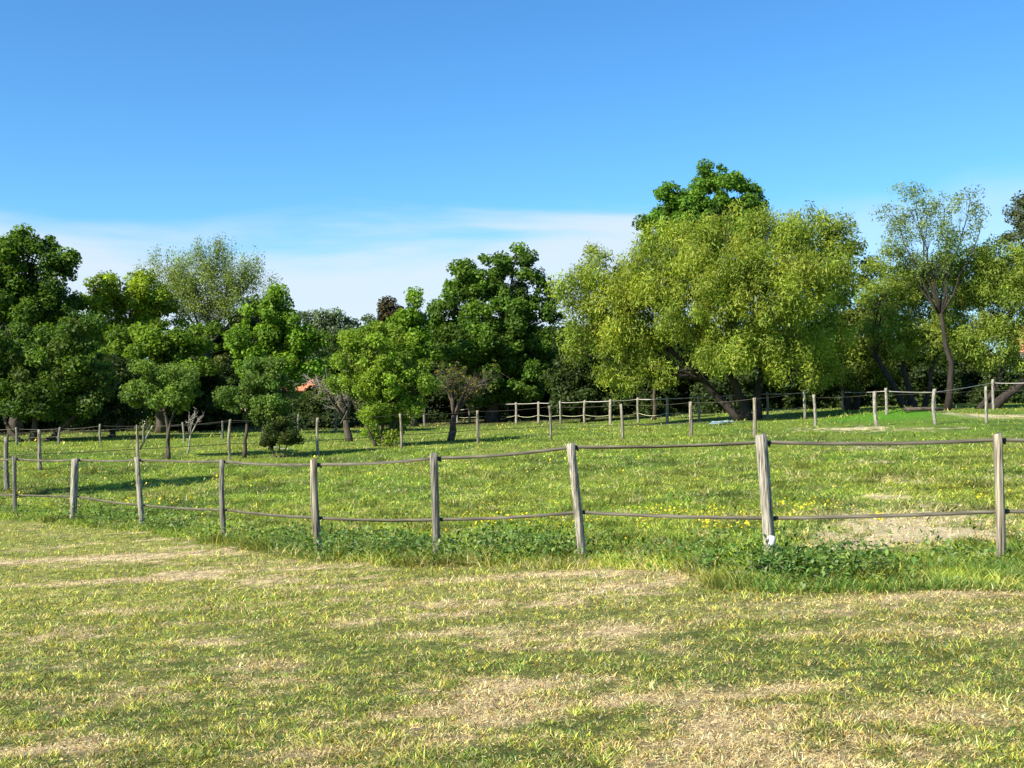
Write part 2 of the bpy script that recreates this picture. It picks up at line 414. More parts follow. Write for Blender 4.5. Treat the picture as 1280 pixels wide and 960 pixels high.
# broad leaved weeds along the fence and through the paddock
def weedleaves(name, x, y, ln, w, tilt, col, z=None, mat='grass', label=None, cat=None, stuff=True):
    n = len(x)
    if z is None: z = gz(x, y)
    th = rnd(n, 0, 2*np.pi); d = np.c_[np.cos(th)*np.cos(tilt), np.sin(th)*np.cos(tilt), np.sin(tilt)]
    s = np.c_[-np.sin(th), np.cos(th), rnd(n, -.4, .4)]
    b = np.c_[x, y, z]; d = d*ln[:, None]; s = s*w[:, None]*.5
    m1 = b+d*.5; tip = b+d-np.c_[np.zeros(n), np.zeros(n), ln*.18]
    V = np.stack([b, m1-s, tip, m1+s], 1).reshape(-1, 3); k = np.arange(n)*4
    o = mesh_np(name, V, [np.c_[k, k+1, k+2], np.c_[k, k+2, k+3]], M[mat], col=np.repeat(col, 4, 0))
    if label: tag(o, label, cat, kind='stuff' if stuff else None)
    return o
x, y = scatter(330000, 560, 760, power=.8)
lu = lush(x, y); an = np.arctan2(x, y); edge = np.hypot(x, y)-np.interp(an, BP[:,0], BP[:,1])
dn = ss(.42, .62, fbm(x*1.1, y*1.1, 141, 3))
lu_, dry, mo, c = fields(x, y)
pr_ = ss(-.1, .15, edge)*(ss(3.2, 1.2, edge)*(.2+.65*dn)+.05*dn)*(1-dry)
pr_ = pr_*np.where(x > 3.6, .08+.35*ss(.5,.6,fbm(x*1.7, y*1.7, 145, 2)), 1)*np.where(x > 1.2, .6, 1)*ss(-.1, .5+.5*fbm(x*2.5, y*2.5, 149, 2), edge)
keep = rnd(len(x)) < pr_
x, y = x[keep], y[keep]; n = len(x)
sp_ = fbm(x*.6, y*.6, 151, 2)
cc = np.where((rnd(n) < .5)[:,None], [[.085,.17,.035]], [[.15,.23,.045]]); cc = np.where((rnd(n) < .12)[:,None], [[.24,.30,.12]], cc)
weedleaves('fence_line_weeds', x, y, rnd(n, .035, .11), rnd(n, .015, .042)+.0006*y, rnd(n, .1, 1.2), jitter(cc, .22), z=gz(x,y)+rnd(n)**1.5*(.13+.2*dn[keep]),
           label='broad leaved dark green weeds growing in a strip under the near fence', cat='weeds')

# rank grass at the right of the near fence
x, y = scatter(60000, 694, 741, 905, 1440)
lu = lush(x, y); an = np.arctan2(x, y); edge = np.hypot(x, y)-np.interp(an, BP[:,0], BP[:,1])
keep = (edge > -.15+.5*(fbm(x*2.3, y*2.3, 163)-.3)) & (edge < 1.25+.5*fbm(x*2,y*2,161)) ; x, y = x[keep], y[keep]; n = len(x)
cc = jitter(np.where((rnd(n) < .6)[:,None], [[.12,.23,.035]], [[.30,.34,.09]]), .3)
k = ss(.4, .7, fbm(x*1.5, y*1.5, 171, 3))
blades('rank_grass', x, y, .05+.16*rnd(n)*(.15+k), .006+.006*rnd(n), rnd(n, .4, 1.8), cc, M['grass'], label='tall rank green grass at the foot of the fence, right side', cat='grass')

# buttercups
x, y = scatter(90000, 512, 712, power=.85)
pt = ss(.5, .68, fbm(x*.45, y*.45, 181, 3)); pf = ss(.5,.7,fbm(x*2.2, y*2.2, 191, 3))
lu_, dry, mo, c = fields(x, y); an = np.arctan2(x, y); edge = np.hypot(x, y)-np.interp(an, BP[:,0], BP[:,1])
ex = np.zeros(len(x))
for (u, v, rx, ry, k) in [(760,655,1.6,.9,.8),(870,665,1.5,.7,.7),(600,645,1.0,1.0,.8),(1085,660,.22,.25,1.2),(970,630,.5,1.2,.8),(740,540,3,1.6,.9),(870,540,2.5,1.6,.8),
                      (180,608,1.2,.8,.9),(10,625,.6,.6,1),(200,632,.8,1,.6),(310,640,.8,1,.5),(1210,625,.4,.8,.6),(670,580,4,3,.1),(1020,640,.4,.6,.6),(560,690,1.5,.5,.3),(650,660,2,.9,.5)]:
    ex = ex+k*blob(x, y, u, v, rx, ry)
keep = (lu_ > .6) & (rnd(len(x)) < ex*1.3*ss(.45,.7,pf)+pt*pf*.03+.0012) & (edge > .15); x, y = x[keep], y[keep]; n = len(x)
z = gz(x, y)+rnd(n, .09, .20); s = (.005+.0006*y)*rnd(n, .7, 1.3)
a = np.linspace(0, 2*np.pi, 6)[:-1]
tl = R.normal(0, .5, (n,2))
V = np.stack([np.c_[x+np.cos(q)*s, y+np.sin(q)*s, z+(np.cos(q)*tl[:,0]+np.sin(q)*tl[:,1])*s] for q in a]+[np.c_[x, y, z-.4*s]], 1).reshape(-1, 3)
k = np.arange(n)*6
o = mesh_np('buttercups', V, [np.c_[k+i, k+(i+1)%5, k+5] for i in range(5)], M['petal'], col=np.repeat(jitter(np.tile([.80,.62,.03],(n,1)), .08), 6, 0))
tag(o, 'small yellow buttercups scattered through the paddock grass', 'flowers', kind='stuff')

x, y = scatter(60000, 500, 720, 900, 1330)
lu_, dry, mo, c = fields(x, y); keep = (lu_ > .5) & (rnd(len(x)) < (dry-.2)*.4) & (y < 30); x, y = x[keep], y[keep]; n = len(x)
s = rnd(n, .005, .02)*rnd(n, .5, 1.3); cen = np.c_[x, y, gz(x, y)+.002]
oc = np.array([(1,0,0),(0,1,0),(-1,0,0),(0,-1,0),(0,0,.7),(0,0,-.7)], float)
V = (cen[:,None,:]+oc[None]*(s[:,None,None]*rnd(n*6, .6, 1.4).reshape(n,6,1))).reshape(-1, 3); k = np.arange(n)*6
o = mesh_np('soil_clods', V, [np.c_[k+a_, k+b_, k+c_] for a_, b_, c_ in [(0,1,4),(1,2,4),(2,3,4),(3,0,4),(1,0,5),(2,1,5),(3,2,5),(0,3,5)]], M['straw'], col=np.repeat(jitter(np.where((rnd(n)<.7)[:,None], [[.58,.49,.30]], [[.36,.28,.15]]), .2), 6, 0))
tag(o, 'crumbly dry clods of soil on the trodden bare patches of the paddock', 'soil', kind='stuff')

# ------------------------------------------------------------------ trees
def leaf_cloud(name, C, Rc, n_each, size, palette, mat, parent, aspect=.6, droop=0, clumpflat=.8, shade=.16, up=.5, loc=(0,0,0), strand=-2.2):
    """C clump centres (k,3), Rc clump radii; leaves as folded rhombs"""
    k = len(C); cnt = R.poisson(n_each*3.6*(Rc/np.mean(Rc))**2)
    idx = np.repeat(np.arange(k), cnt); n = len(idx)
    d = R.normal(0, 1, (n,3)); d /= np.linalg.norm(d, axis=1)[:,None]
    r = rnd(n)**.5
    pos = C[idx]+d*(r*Rc[idx])[:,None]*np.array([1,1,clumpflat])
    if droop: pos[:,2] += (-droop if strand < 0 else droop)*rnd(n)**1.5
    nor = d*.6+R.normal(0, .6, (n,3)); nor[:,2] += up; nor /= np.linalg.norm(nor, axis=1)[:,None]
    t = R.normal(0, 1, (n,3))
    if droop: t[:,2] += strand
    t -= nor*(t*nor).sum(1)[:,None]; t /= np.linalg.norm(t, axis=1)[:,None]
    s = np.cross(nor, t)
    L_ = size*.72*rnd(n, .45, 1.6)
    a = t*L_[:,None]*.5; b = s*(L_*aspect)[:,None]*.5; f = nor*(L_*.10)[:,None]
    V = np.stack([pos-a, pos-b+f, pos+a, pos+b+f], 1).reshape(-1, 3)
    pal = np.array(palette); cm = pal[R.integers(0, len(pal), k)][idx]; cl_ = pal[R.integers(0, len(pal), n)]
    col = cm*.6+cl_*.4
    col = col*(1+R.normal(0, shade, (k,1))[idx])
    col = jitter(col*np.array([1.56,1.56,1.35] if mat == 'willow' else [1.8,1.5,.95]), .17, .07)
    q = np.arange(n)*4
    return mesh_np(name, V, [np.c_[q, q+1, q+2], np.c_[q, q+2, q+3]], M[mat], parent, np.repeat(col, 4, 0), loc)

def bend(a, b, k=5, sag=0.0, wob=.06):
    a = Vector(a); b = Vector(b); L_ = (b-a).length; pts = []
    off = Vector([random.gauss(0, wob*L_) for _ in range(3)])
    for i in range(k+1):
        t = i/k; p = a.lerp(b, t)+off*math.sin(math.pi*t)*.8
        p.z += sag*L_*math.sin(math.pi*t)
        if 0 < i < k: p += Vector([random.gauss(0, .012*L_) for _ in range(3)])
        pts.append(p)
    return pts

def tree(name, u, v, d, lobes, palette, label, cat='tree', group=None, mat='leaf', bark='bark', trunk_r=.25, leaf=.2, clump=.55, dens=1.0,
         per=60, fork=.35, droop=0, aspect=.6, twigs=1.0, ground=True, stems=None, flat=.8, fill=.55, lean=(0,0), up=.5, depth=.9, wide=1.08, strand=-2.2):
    """lobes: (u, v, ru, rv) in photo pixels at distance d (+ optional depth offset in metres)"""
    a, b = ray(u, v)
    base = Vector((a*d, d, 0)); base.z = float(gh(base.x, base.y))-.05
    root = empty(name, base, label, cat, group)
    S = d/F; allC = []; allR = []; tw = MB()
    lb = []
    for q in lobes:
        lu_, lv_, ru, rv = q[:4]; dy = q[4] if len(q) > 4 else 0
        lb.append((P(lu_, lv_, d+0)+Vector((0, dy, 0)), ru*S*wide, rv*S))
    zmin = min(c.z-rz for c, rx, rz in lb); zmax = max(c.z+rz for c, rx, rz in lb)
    topc = sum((c for c, _, _ in lb), Vector())/len(lb)
    stems = stems or [(0, 0, 1)]
    forks = []
    for (sx, sz, sr) in stems:          # stems end at fork points
        fz = base.z+(zmax-base.z)*fork+sz*S
        fp = Vector((base.x+(topc.x-base.x)*.35+sx*S, base.y+(topc.y-base.y)*.3, fz))
        pts = bend(base+Vector((sx*S*.25, 0, 0)), fp, 6, 0, .035)
        r0 = trunk_r*sr
        tw.tube(pts, [r0*1.35]+[r0*(1-.45*i/6) for i in range(1, 7)], 9, jag=.06); forks.append((fp, r0*.42))
    for c, rx, rz in lb:
        fp, fr = min(forks, key=lambda q: (q[0]-c).length)
        lim = bend(fp-Vector((0,0,.12)), c, 6, .04, .06)
        tw.tube(lim, [fr*(1-.8*i/6)*.8 for i in range(7)], 6, jag=.05)
        vol = rx*rx*depth*rz
        k = max(5, int(dens*vol/(clump**3)*fill*2.3))
        dd = R.normal(0, 1, (k,3)); dd /= np.linalg.norm(dd, axis=1)[:,None]
        rr = ((.25+.75*rnd(k)**.5)*np.where(rnd(k) < .16, rnd(k, 1.05, 1.22), 1))[:,None]
        wob = 1+.20*(fbm(dd[:,0]*2.1+c.x, dd[:,2]*2.1+c.y+dd[:,1], 7, 2)[:,None]-.5)*2
        cc = np.array(c)+dd*rr*wob*np.array([rx, rx*depth, rz])*.92
        cr = clump*rnd(k, .4, 1.35)
        allC.append(cc); allR.append(cr)
        nt_ = int(min(k, (8+k*.2)*twigs))
        for j in range(nt_):
            st = lim[random.choice([3,4,5,6])]
            e = Vector(cc[j]); pp = bend(st, e+(e-st).normalized()*clump*.4, 4, .03, .08)
            r = max(.35*fr*.4, .012)
            tw.tube(pp, [r*(1-.8*i/4) for i in range(5)], 4, cap=False)
    C = np.concatenate(allC); Rc = np.concatenate(allR)
    C[:,2] = np.maximum(C[:,2], gh(C[:,0], C[:,1])+Rc*.5)
    tw.build('trunk', M[bark], root, loc=base, smooth=True)
    leaf_cloud('crown', C, Rc, per, leaf, palette, mat, root, aspect, droop, flat, loc=base, up=up, strand=strand)
    return root, C

OAK = [(.045,.10,.018),(.06,.125,.02),(.038,.085,.022)]
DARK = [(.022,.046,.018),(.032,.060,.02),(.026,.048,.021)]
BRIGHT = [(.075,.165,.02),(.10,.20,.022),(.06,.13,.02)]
YEL = [(.19,.26,.03),(.14,.21,.03),(.11,.17,.03)]
OLIVE = [(.075,.12,.05),(.06,.10,.042),(.095,.135,.06)]
WIL = [(.20,.245,.035),(.155,.205,.035),(.24,.265,.045),(.13,.175,.032)]
GREY = [(.075,.12,.10),(.06,.10,.08)]
CANG = 'trees of the belt behind the paddocks'
# left block
tree('oak_tree', 20, 545, 62, [(40,322,36,42),(5,330,38,42),(72,345,24,26),(28,375,58,40,1),(85,322,10,12),(-40,360,60,70),(60,400,40,30)], OAK,
     'tall dark green oak cut by the left edge of the picture', group=None, trunk_r=.38, leaf=.26, clump=.62, fork=.5, per=46)
tree('broadleaf_tree', 150, 545, 66, [(138,362,30,26),(168,378,40,36),(125,395,36,34),(200,395,30,30)], [(.16,.25,.025),(.11,.19,.025),(.085,.15,.025)],
     'yellow green tree between the left oak and the sparse olive tree', trunk_r=.25, leaf=.24, clump=.6, fork=.6)
tree('poplar_tree', 262, 545, 70, [(262,325,26,26),(238,350,30,34),(205,335,18,20),(185,345,14,14),(290,350,28,32),(315,350,20,28),(262,380,50,34),(335,372,20,26),(190,370,24,24)],
     [(.115,.185,.065),(.095,.16,.05),(.14,.205,.08)], 'tall thin-leaved olive coloured tree with sky showing through its twigs', trunk_r=.26, leaf=.17, clump=.5, per=30, dens=1.2, twigs=3, fork=.45, aspect=.4, droop=.7, strand=1.5, flat=1.2)
tree('broadleaf_tree', 200, 548, 60, [(190,430,44,36),(225,450,40,34),(150,440,30,36),(250,425,26,24),(200,475,60,30)], [(.07,.14,.02),(.055,.115,.02),(.09,.165,.022)],
     'rounded mid green tree below the olive coloured tree', trunk_r=.25, leaf=.24, clump=.58, fork=.5)
tree('maple_tree', 340, 545, 58, [(338,400,36,34),(365,425,36,36),(310,430,34,34),(345,460,52,34),(372,432,24,24),(340,372,18,18)], BRIGHT,
     'bright green full crowned tree to the right of the olive coloured tree', trunk_r=.28, leaf=.24, clump=.56, fork=.5)
tree('shrub_tree', 40, 560, 50, [(30,450,52,44),(88,445,40,44),(60,495,72,34),(-30,470,50,60),(122,475,30,34),(100,400,22,22)], OAK+[(.05,.085,.03)],
     'dark bushy tree below the oak at the left edge', trunk_r=.16, leaf=.2, clump=.52, fork=.35, stems=[(0,0,1),(60,-10,.8),(-50,0,.7)], per=50)
tree('shrub_tree', 140, 550, 54, [(145,480,36,40),(180,500,30,26),(135,515,40,22)], DARK, 'very dark thicket tree left of the small orchard tree', trunk_r=.14, leaf=.2, clump=.5, fork=.4)
for lab, u, vt, pal in [('mid green tree filling the wall between the left oak and the yellow green tree', 95, 400, OAK), ('olive green tree in the wall behind the small orchard tree', 250, 405, OLIVE),
                        ('dark tree in the wall under the bright maple, towards the hazel bush', 440, 426, OAK), ('olive tree in the wall right behind the hazel bush', 455, 432, OLIVE)]:
    tree('broadleaf_tree', u, 545, 73, [(u, vt+22, 30, 24), (u-26, vt+50, 36, 34), (u+26, vt+46, 36, 34), (u, vt+80, 56, 34)], pal, lab, group='trees of the green wall on the left', trunk_r=.2, leaf=.24, clump=.58, fork=.4)
# orchard trees
tree('orchard_tree', 208, 572, 38.5, [(200,472,34,26),(180,490,24,20),(232,478,26,24),(215,500,36,16),(168,498,14,12)], [(.07,.135,.035),(.055,.115,.035),(.10,.17,.04)],
     'small round headed orchard tree with a thin forked trunk, leftmost of the orchard', group=None, trunk_r=.085, leaf=.11, clump=.3, per=48, fork=.5, stems=[(0,0,1),(14,0,.6)], bark='bark', twigs=1.5)
tree('orchard_tree', 305, 572, 38.5, [(325,470,30,28),(300,492,28,22),(350,485,28,30),(330,515,38,18),(285,500,14,12)], [(.065,.125,.035),(.05,.11,.033),(.085,.15,.04)],
     'leafy small orchard tree standing over the dark bush', trunk_r=.075, leaf=.11, clump=.3, per=46, fork=.55, twigs=1.5)
tree('low_bush', 350, 570, 38.2, [(350,540,24,20),(340,525,20,16),(362,550,14,12),(335,553,12,10)], DARK+[(.06,.09,.03)], 'low dark bush at the foot of the leafy orchard tree', 'bush',
     trunk_r=.03, leaf=.09, clump=.2, per=44, fork=.3, stems=[(0,0,1),(-12,0,1),(10,0,1)])
tree('hazel_bush', 478, 562, 43, [(475,425,30,26),(440,440,26,24),(510,455,26,30),(470,470,46,34),(430,475,22,24),(490,500,42,30),(478,528,28,28),(520,480,20,26),(455,415,12,14),(500,420,12,14)],
     [(.11,.20,.03),(.085,.165,.03),(.13,.21,.035)], 'big yellow green bush leafy down to the ground in the middle of the orchard', 'bush', trunk_r=.06, leaf=.13, clump=.36, per=52, fork=.3,
     stems=[(-30,0,1),(0,10,1.2),(25,0,1),(12,5,.8)], twigs=1.2)
# a tree standing outside the left edge, whose shadow falls across the paddock
tree('shade_tree', -430, 643, 24.6, [(-430,150,60,50),(-415,190,70,44),(-440,235,60,40),(-425,110,36,30)], OAK, 'slim tree left of the picture casting the long shadow strip on the paddock', trunk_r=.2, leaf=.14, clump=.35, per=40, fork=.6)
# middle
tree('oak_tree', 615, 530, 72, [(640,345,36,36),(590,350,32,32),(565,385,30,32),(625,395,48,40),(672,375,24,34),(600,435,60,40),(655,435,42,42),(690,400,16,24),(560,430,30,34),(620,480,70,28),(572,345,16,16),(645,320,18,14)],
     [(.05,.115,.022),(.07,.145,.024),(.04,.09,.022)], 'large dark green oak in the middle with a broad rounded crown', trunk_r=.42, leaf=.28, clump=.6, fork=.4, per=44, fill=.5)
tree('maple_tree', 518, 535, 68, [(515,385,18,20),(510,410,24,24),(528,430,22,26),(500,450,26,26)], BRIGHT, 'narrow bright green tree just left of the large oak', trunk_r=.2, leaf=.24, clump=.5, fork=.5)
tree('beech_tree', 487, 520, 120, [(487,390,22,18),(495,405,26,18)], [(.030,.036,.024),(.042,.042,.028)], 'far brownish purple tree showing above the hazel bush', trunk_r=.4, leaf=.42, clump=1.0, fork=.7)
for i, (u, v, r, lab) in enumerate([(412,405,26,'far pale grey green tree beside the bright maple crown'),(445,412,24,'far pale tree in the gap of the skyline, above the hazel bush'),
                       (385,402,14,'far grey green tree top just behind the bright maple'),(468,408,18,'far small tree left of the purple brown crown')]):
    tree('distant_tree', u, 515, 125, [(u,v,r,r*.8),(u-6,v+22,r*1.3,r)], GREY, lab, group=None, trunk_r=.3, leaf=.42, clump=.95, fork=.6, per=34)
# willow and the trees around it
WL = [(905,305,60,38),(850,325,60,44),(960,300,50,38),(1010,300,44,40),(790,350,50,40),(745,365,38,40),(735,410,38,40),(790,400,60,46),(860,385,70,50,-2),(940,370,70,55,-2.5),
      (1010,360,52,50,-1),(1045,340,34,44),(770,445,36,34),(820,440,50,30),(900,435,60,34,-2),(960,430,60,36,-2),(1010,425,44,40,0),(715,370,20,26),(1050,390,32,44,1),(1030,440,40,40,1.5),
      (748,325,16,16),(1040,290,18,20),(765,468,34,24),(820,462,36,20,-1),(885,456,44,22,-3),(975,462,44,22,-2),(1035,466,32,20,0),(800,360,50,40,-1),(900,350,60,44,-2),(980,330,50,40,-1),(720,440,20,26)]
tree('willow_tree', 938, 524, 54, WL, WIL, 'huge spreading yellow green willow with a dark forked trunk', mat='willow', bark='barkdark', trunk_r=.42, leaf=.24, clump=.6,
     per=50, fork=.2, droop=.35, strand=1.5, aspect=.3, stems=[(-46,2,.55),(-10,6,.7),(30,8,.6)], twigs=1.2, fill=.66, flat=1.1, up=.3, depth=.8, wide=1.0)
tree('oak_tree', 880, 520, 84, [(840,250,26,26),(900,228,28,22),(925,250,28,26),(880,265,50,24),(812,272,20,18),(950,265,18,14),(890,290,70,30),(818,300,22,18),(880,225,10,14)],
     [(.06,.15,.022),(.08,.175,.024),(.05,.12,.022)], 'tall bright oak whose top stands above the willow', trunk_r=.5, leaf=.32, clump=.66, fork=.7, per=44)
tree('ash_tree', 1065, 522, 62, [(1065,330,26,30),(1080,370,34,40),(1060,420,44,36),(1100,420,34,40),(1050,465,56,26),(1090,340,22,22),(1110,460,40,26)], [(.06,.10,.025),(.085,.13,.028),(.05,.085,.024)],
     'darker green tree filling the gap between the willow and the tall airy tree', trunk_r=.26, leaf=.22, clump=.6, fork=.35, per=38, bark='barkdark', stems=[(-20,0,1),(10,0,.8)])
tree('alder_tree', 1186, 512, 56, [(1145,245,34,22),(1120,272,24,24),(1212,250,24,18),(1180,262,30,22),(1150,285,40,26),(1226,275,16,16),(1192,300,30,24),(1120,300,18,18),(1165,325,34,22)],
     [(.15,.20,.06),(.12,.17,.055),(.17,.22,.07)], 'tall airy tree with a slim dark trunk and sparse pale crown', mat='willow', bark='barkdark', trunk_r=.17, leaf=.16, clump=.5, per=18, dens=1.15,
     fork=.42, aspect=.45, twigs=2.5, wide=1.05, stems=[(-4,0,1)])
RW = [(.17,.22,.04),(.14,.19,.035),(.20,.24,.05),(.11,.16,.03)]
tree('willow_tree', 1150, 514, 58, [(1130,365,44,40),(1170,375,44,46),(1108,415,36,38),(1205,345,36,34),(1160,425,50,36),(1215,395,40,40),(1115,335,34,28),(1100,370,30,34),(1225,340,30,28),(1180,335,34,26),(1150,345,36,26)], RW,
     'green willow with trunks leaning left behind the slim dark trunk', mat='willow', bark='barkdark', trunk_r=.2, leaf=.21, clump=.58, per=34, fork=.3, droop=.25, strand=1.2, aspect=.34,
     stems=[(-60,10,1),(-24,0,1),(20,20,.7)], fill=.7, twigs=1.5)
tree('willow_tree', 1215, 514, 57, [(1255,325,34,28),(1275,365,44,44),(1240,395,38,40),(1290,415,40,34),(1225,430,34,30),(1330,360,60,60),(1250,312,24,16),(1215,330,26,24),(1235,360,36,34),(1265,345,36,34),(1240,445,42,26),(1288,452,34,18)], RW,
     'yellow green willow with a thick trunk leaning right, at the right edge', mat='willow', bark='barkdark', trunk_r=.24, leaf=.2, clump=.55, per=32, fork=.3, droop=.25, strand=1.2, aspect=.34,
     stems=[(95,10,1),(30,0,.6)], fill=.62, twigs=2)
tree('ash_tree', 1320, 512, 80, [(1290,270,26,22),(1310,300,50,34),(1283,240,14,14),(1330,340,60,60),(1268,296,14,10)], [(.06,.085,.06),(.05,.075,.05)],
     'brownish tree top poking in at the right edge', trunk_r=.3, leaf=.26, clump=.6, per=28, fork=.6, twigs=2)
tree('young_tree', 818, 520, 62, [(812,455,22,20),(830,470,18,14)], [(.12,.17,.03),(.09,.14,.03)], 'slim young tree with a pale thin trunk under the willow left side', trunk_r=.11, leaf=.18, clump=.4, fork=.65)
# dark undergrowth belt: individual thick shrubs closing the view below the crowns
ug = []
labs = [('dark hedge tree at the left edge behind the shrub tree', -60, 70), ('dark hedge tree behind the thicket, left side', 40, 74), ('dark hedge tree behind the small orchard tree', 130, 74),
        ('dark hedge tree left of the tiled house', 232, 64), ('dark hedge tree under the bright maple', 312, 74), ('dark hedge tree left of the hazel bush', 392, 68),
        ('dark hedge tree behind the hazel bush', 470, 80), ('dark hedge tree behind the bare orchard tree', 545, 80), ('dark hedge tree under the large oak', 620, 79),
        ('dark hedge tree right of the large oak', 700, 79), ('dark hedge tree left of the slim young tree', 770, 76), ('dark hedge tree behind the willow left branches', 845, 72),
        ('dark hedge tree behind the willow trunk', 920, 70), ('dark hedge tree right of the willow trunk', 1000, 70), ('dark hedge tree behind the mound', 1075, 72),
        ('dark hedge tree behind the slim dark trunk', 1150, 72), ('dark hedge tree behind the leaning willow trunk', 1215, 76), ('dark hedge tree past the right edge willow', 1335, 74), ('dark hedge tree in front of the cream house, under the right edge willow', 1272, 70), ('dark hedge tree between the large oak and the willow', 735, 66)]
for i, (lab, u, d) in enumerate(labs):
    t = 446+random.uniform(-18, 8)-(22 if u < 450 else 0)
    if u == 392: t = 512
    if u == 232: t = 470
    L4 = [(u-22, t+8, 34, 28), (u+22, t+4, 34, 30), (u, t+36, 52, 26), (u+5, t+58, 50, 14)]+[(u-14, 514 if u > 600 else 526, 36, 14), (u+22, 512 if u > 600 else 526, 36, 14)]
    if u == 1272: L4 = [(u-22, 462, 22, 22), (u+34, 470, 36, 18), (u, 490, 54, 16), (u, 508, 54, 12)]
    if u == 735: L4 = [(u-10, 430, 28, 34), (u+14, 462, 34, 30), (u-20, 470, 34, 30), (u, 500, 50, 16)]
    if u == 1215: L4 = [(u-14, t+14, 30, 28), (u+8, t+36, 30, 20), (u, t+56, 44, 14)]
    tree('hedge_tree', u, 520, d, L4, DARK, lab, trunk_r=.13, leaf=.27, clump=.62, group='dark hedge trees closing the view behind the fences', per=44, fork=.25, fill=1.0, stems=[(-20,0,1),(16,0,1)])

# bare trees and dead wood
def bare_tree(name, u, v, d, crown, label, n=70, mat='dead', leaves=None, trunk_r=.09, lean=(0,0)):
    base = G(u, v) if d is None else P(u, v, d)
    base.z = float(gh(base.x, base.y))-.05; d = base.y; S = d/F
    root = empty(name, base, label, 'tree')
    tr = MB(); br = MB(); ends = []
    cu, cv, ru, rv = crown; c = P(cu, cv, d)
    fork = Vector((base.x+(c.x-base.x)*.25, d, base.z+.55*(c.z-rv*S*.3-base.z)))
    tr.tube(bend(base, fork, 5, 0, .03), [trunk_r*(1.3-.1*i) for i in range(6)], 8, jag=.08)
    mains = []
    for i in range(9):
        a = 2*math.pi*i/9+random.uniform(-.3,.3); el = random.uniform(-.15, .9)
        e = c+Vector((math.cos(a)*ru*S*.62, math.sin(a)*ru*S*.55, math.sin(el)*rv*S*.62))
        p = bend(fork, e, 6, .10, .08); mains.append(p)
        tr.tube(p, [trunk_r*.62*(1-.72*k/6) for k in range(7)], 6, jag=.08)
    for i in range(n):
        p = random.choice(mains); s = p[random.choice([2,3,4,5,6])]
        dr = (s-fork).normalized()+Vector((random.gauss(0,.7), random.gauss(0,.7), random.gauss(-.05,.55)))
        e = s+dr.normalized()*random.uniform(.2,.6)*ru*S
        q = bend(s, e, 4, random.uniform(-.1,.12), .08); r = random.uniform(.010, .02)
        br.tube(q, [r*(1-.7*k/4) for k in range(5)], 4, cap=False); ends.append(e)
        for _ in range(2):
            s2 = q[random.choice([1,2,3])]; e2 = s2+((e-s).normalized()+Vector([random.gauss(0,.6) for _ in range(3)])).normalized()*random.uniform(.1,.3)*ru*S
            br.tube(bend(s2, e2, 3, 0, .08), [.009, .008, .006, .004], 3, cap=False); ends.append(e2)
    if n < 20:
        o = br
        tr.v += br.v
        for k_, f_ in br.f.items(): tr.f.setdefault(k_, []).extend([[i_+tr.n for i_ in q_] for q_ in f_])
        tr.n += br.n; tr.build('trunk', M[mat], root, loc=base, smooth=True)
    else:
        tr.build('trunk', M['bark'], root, loc=base, smooth=True); br.build('branches', M[mat], root, loc=base)
    if leaves:
        E = np.array([tuple(e) for e in ends]); E = E[R.choice(len(E), int(len(E)*leaves[1]), replace=False)]
        leaf_cloud('crown', E, np.full(len(E), .16), leaves[2], .085, leaves[0], 'leaf', root, loc=base)
    return root
bare_tree('orchard_tree', 437, 552, None, (418,492,46,34), 'leafless grey orchard tree leaning left beside the hazel bush', 130, leaves=([(.14,.18,.04)], .10, 5), trunk_r=.14)
bare_tree('orchard_tree', 563, 551, None, (583,482,48,34), 'twiggy low orchard tree with few yellowing leaves right of the hazel bush', 120, mat='bark', leaves=([(.15,.13,.05),(.09,.13,.05),(.08,.12,.05)], .3, 6), trunk_r=.13)
bare_tree('dead_sapling', 235, 567, None, (246,520,16,16), 'thin dead sapling between the orchard tree and the second row post', 14, trunk_r=.03)

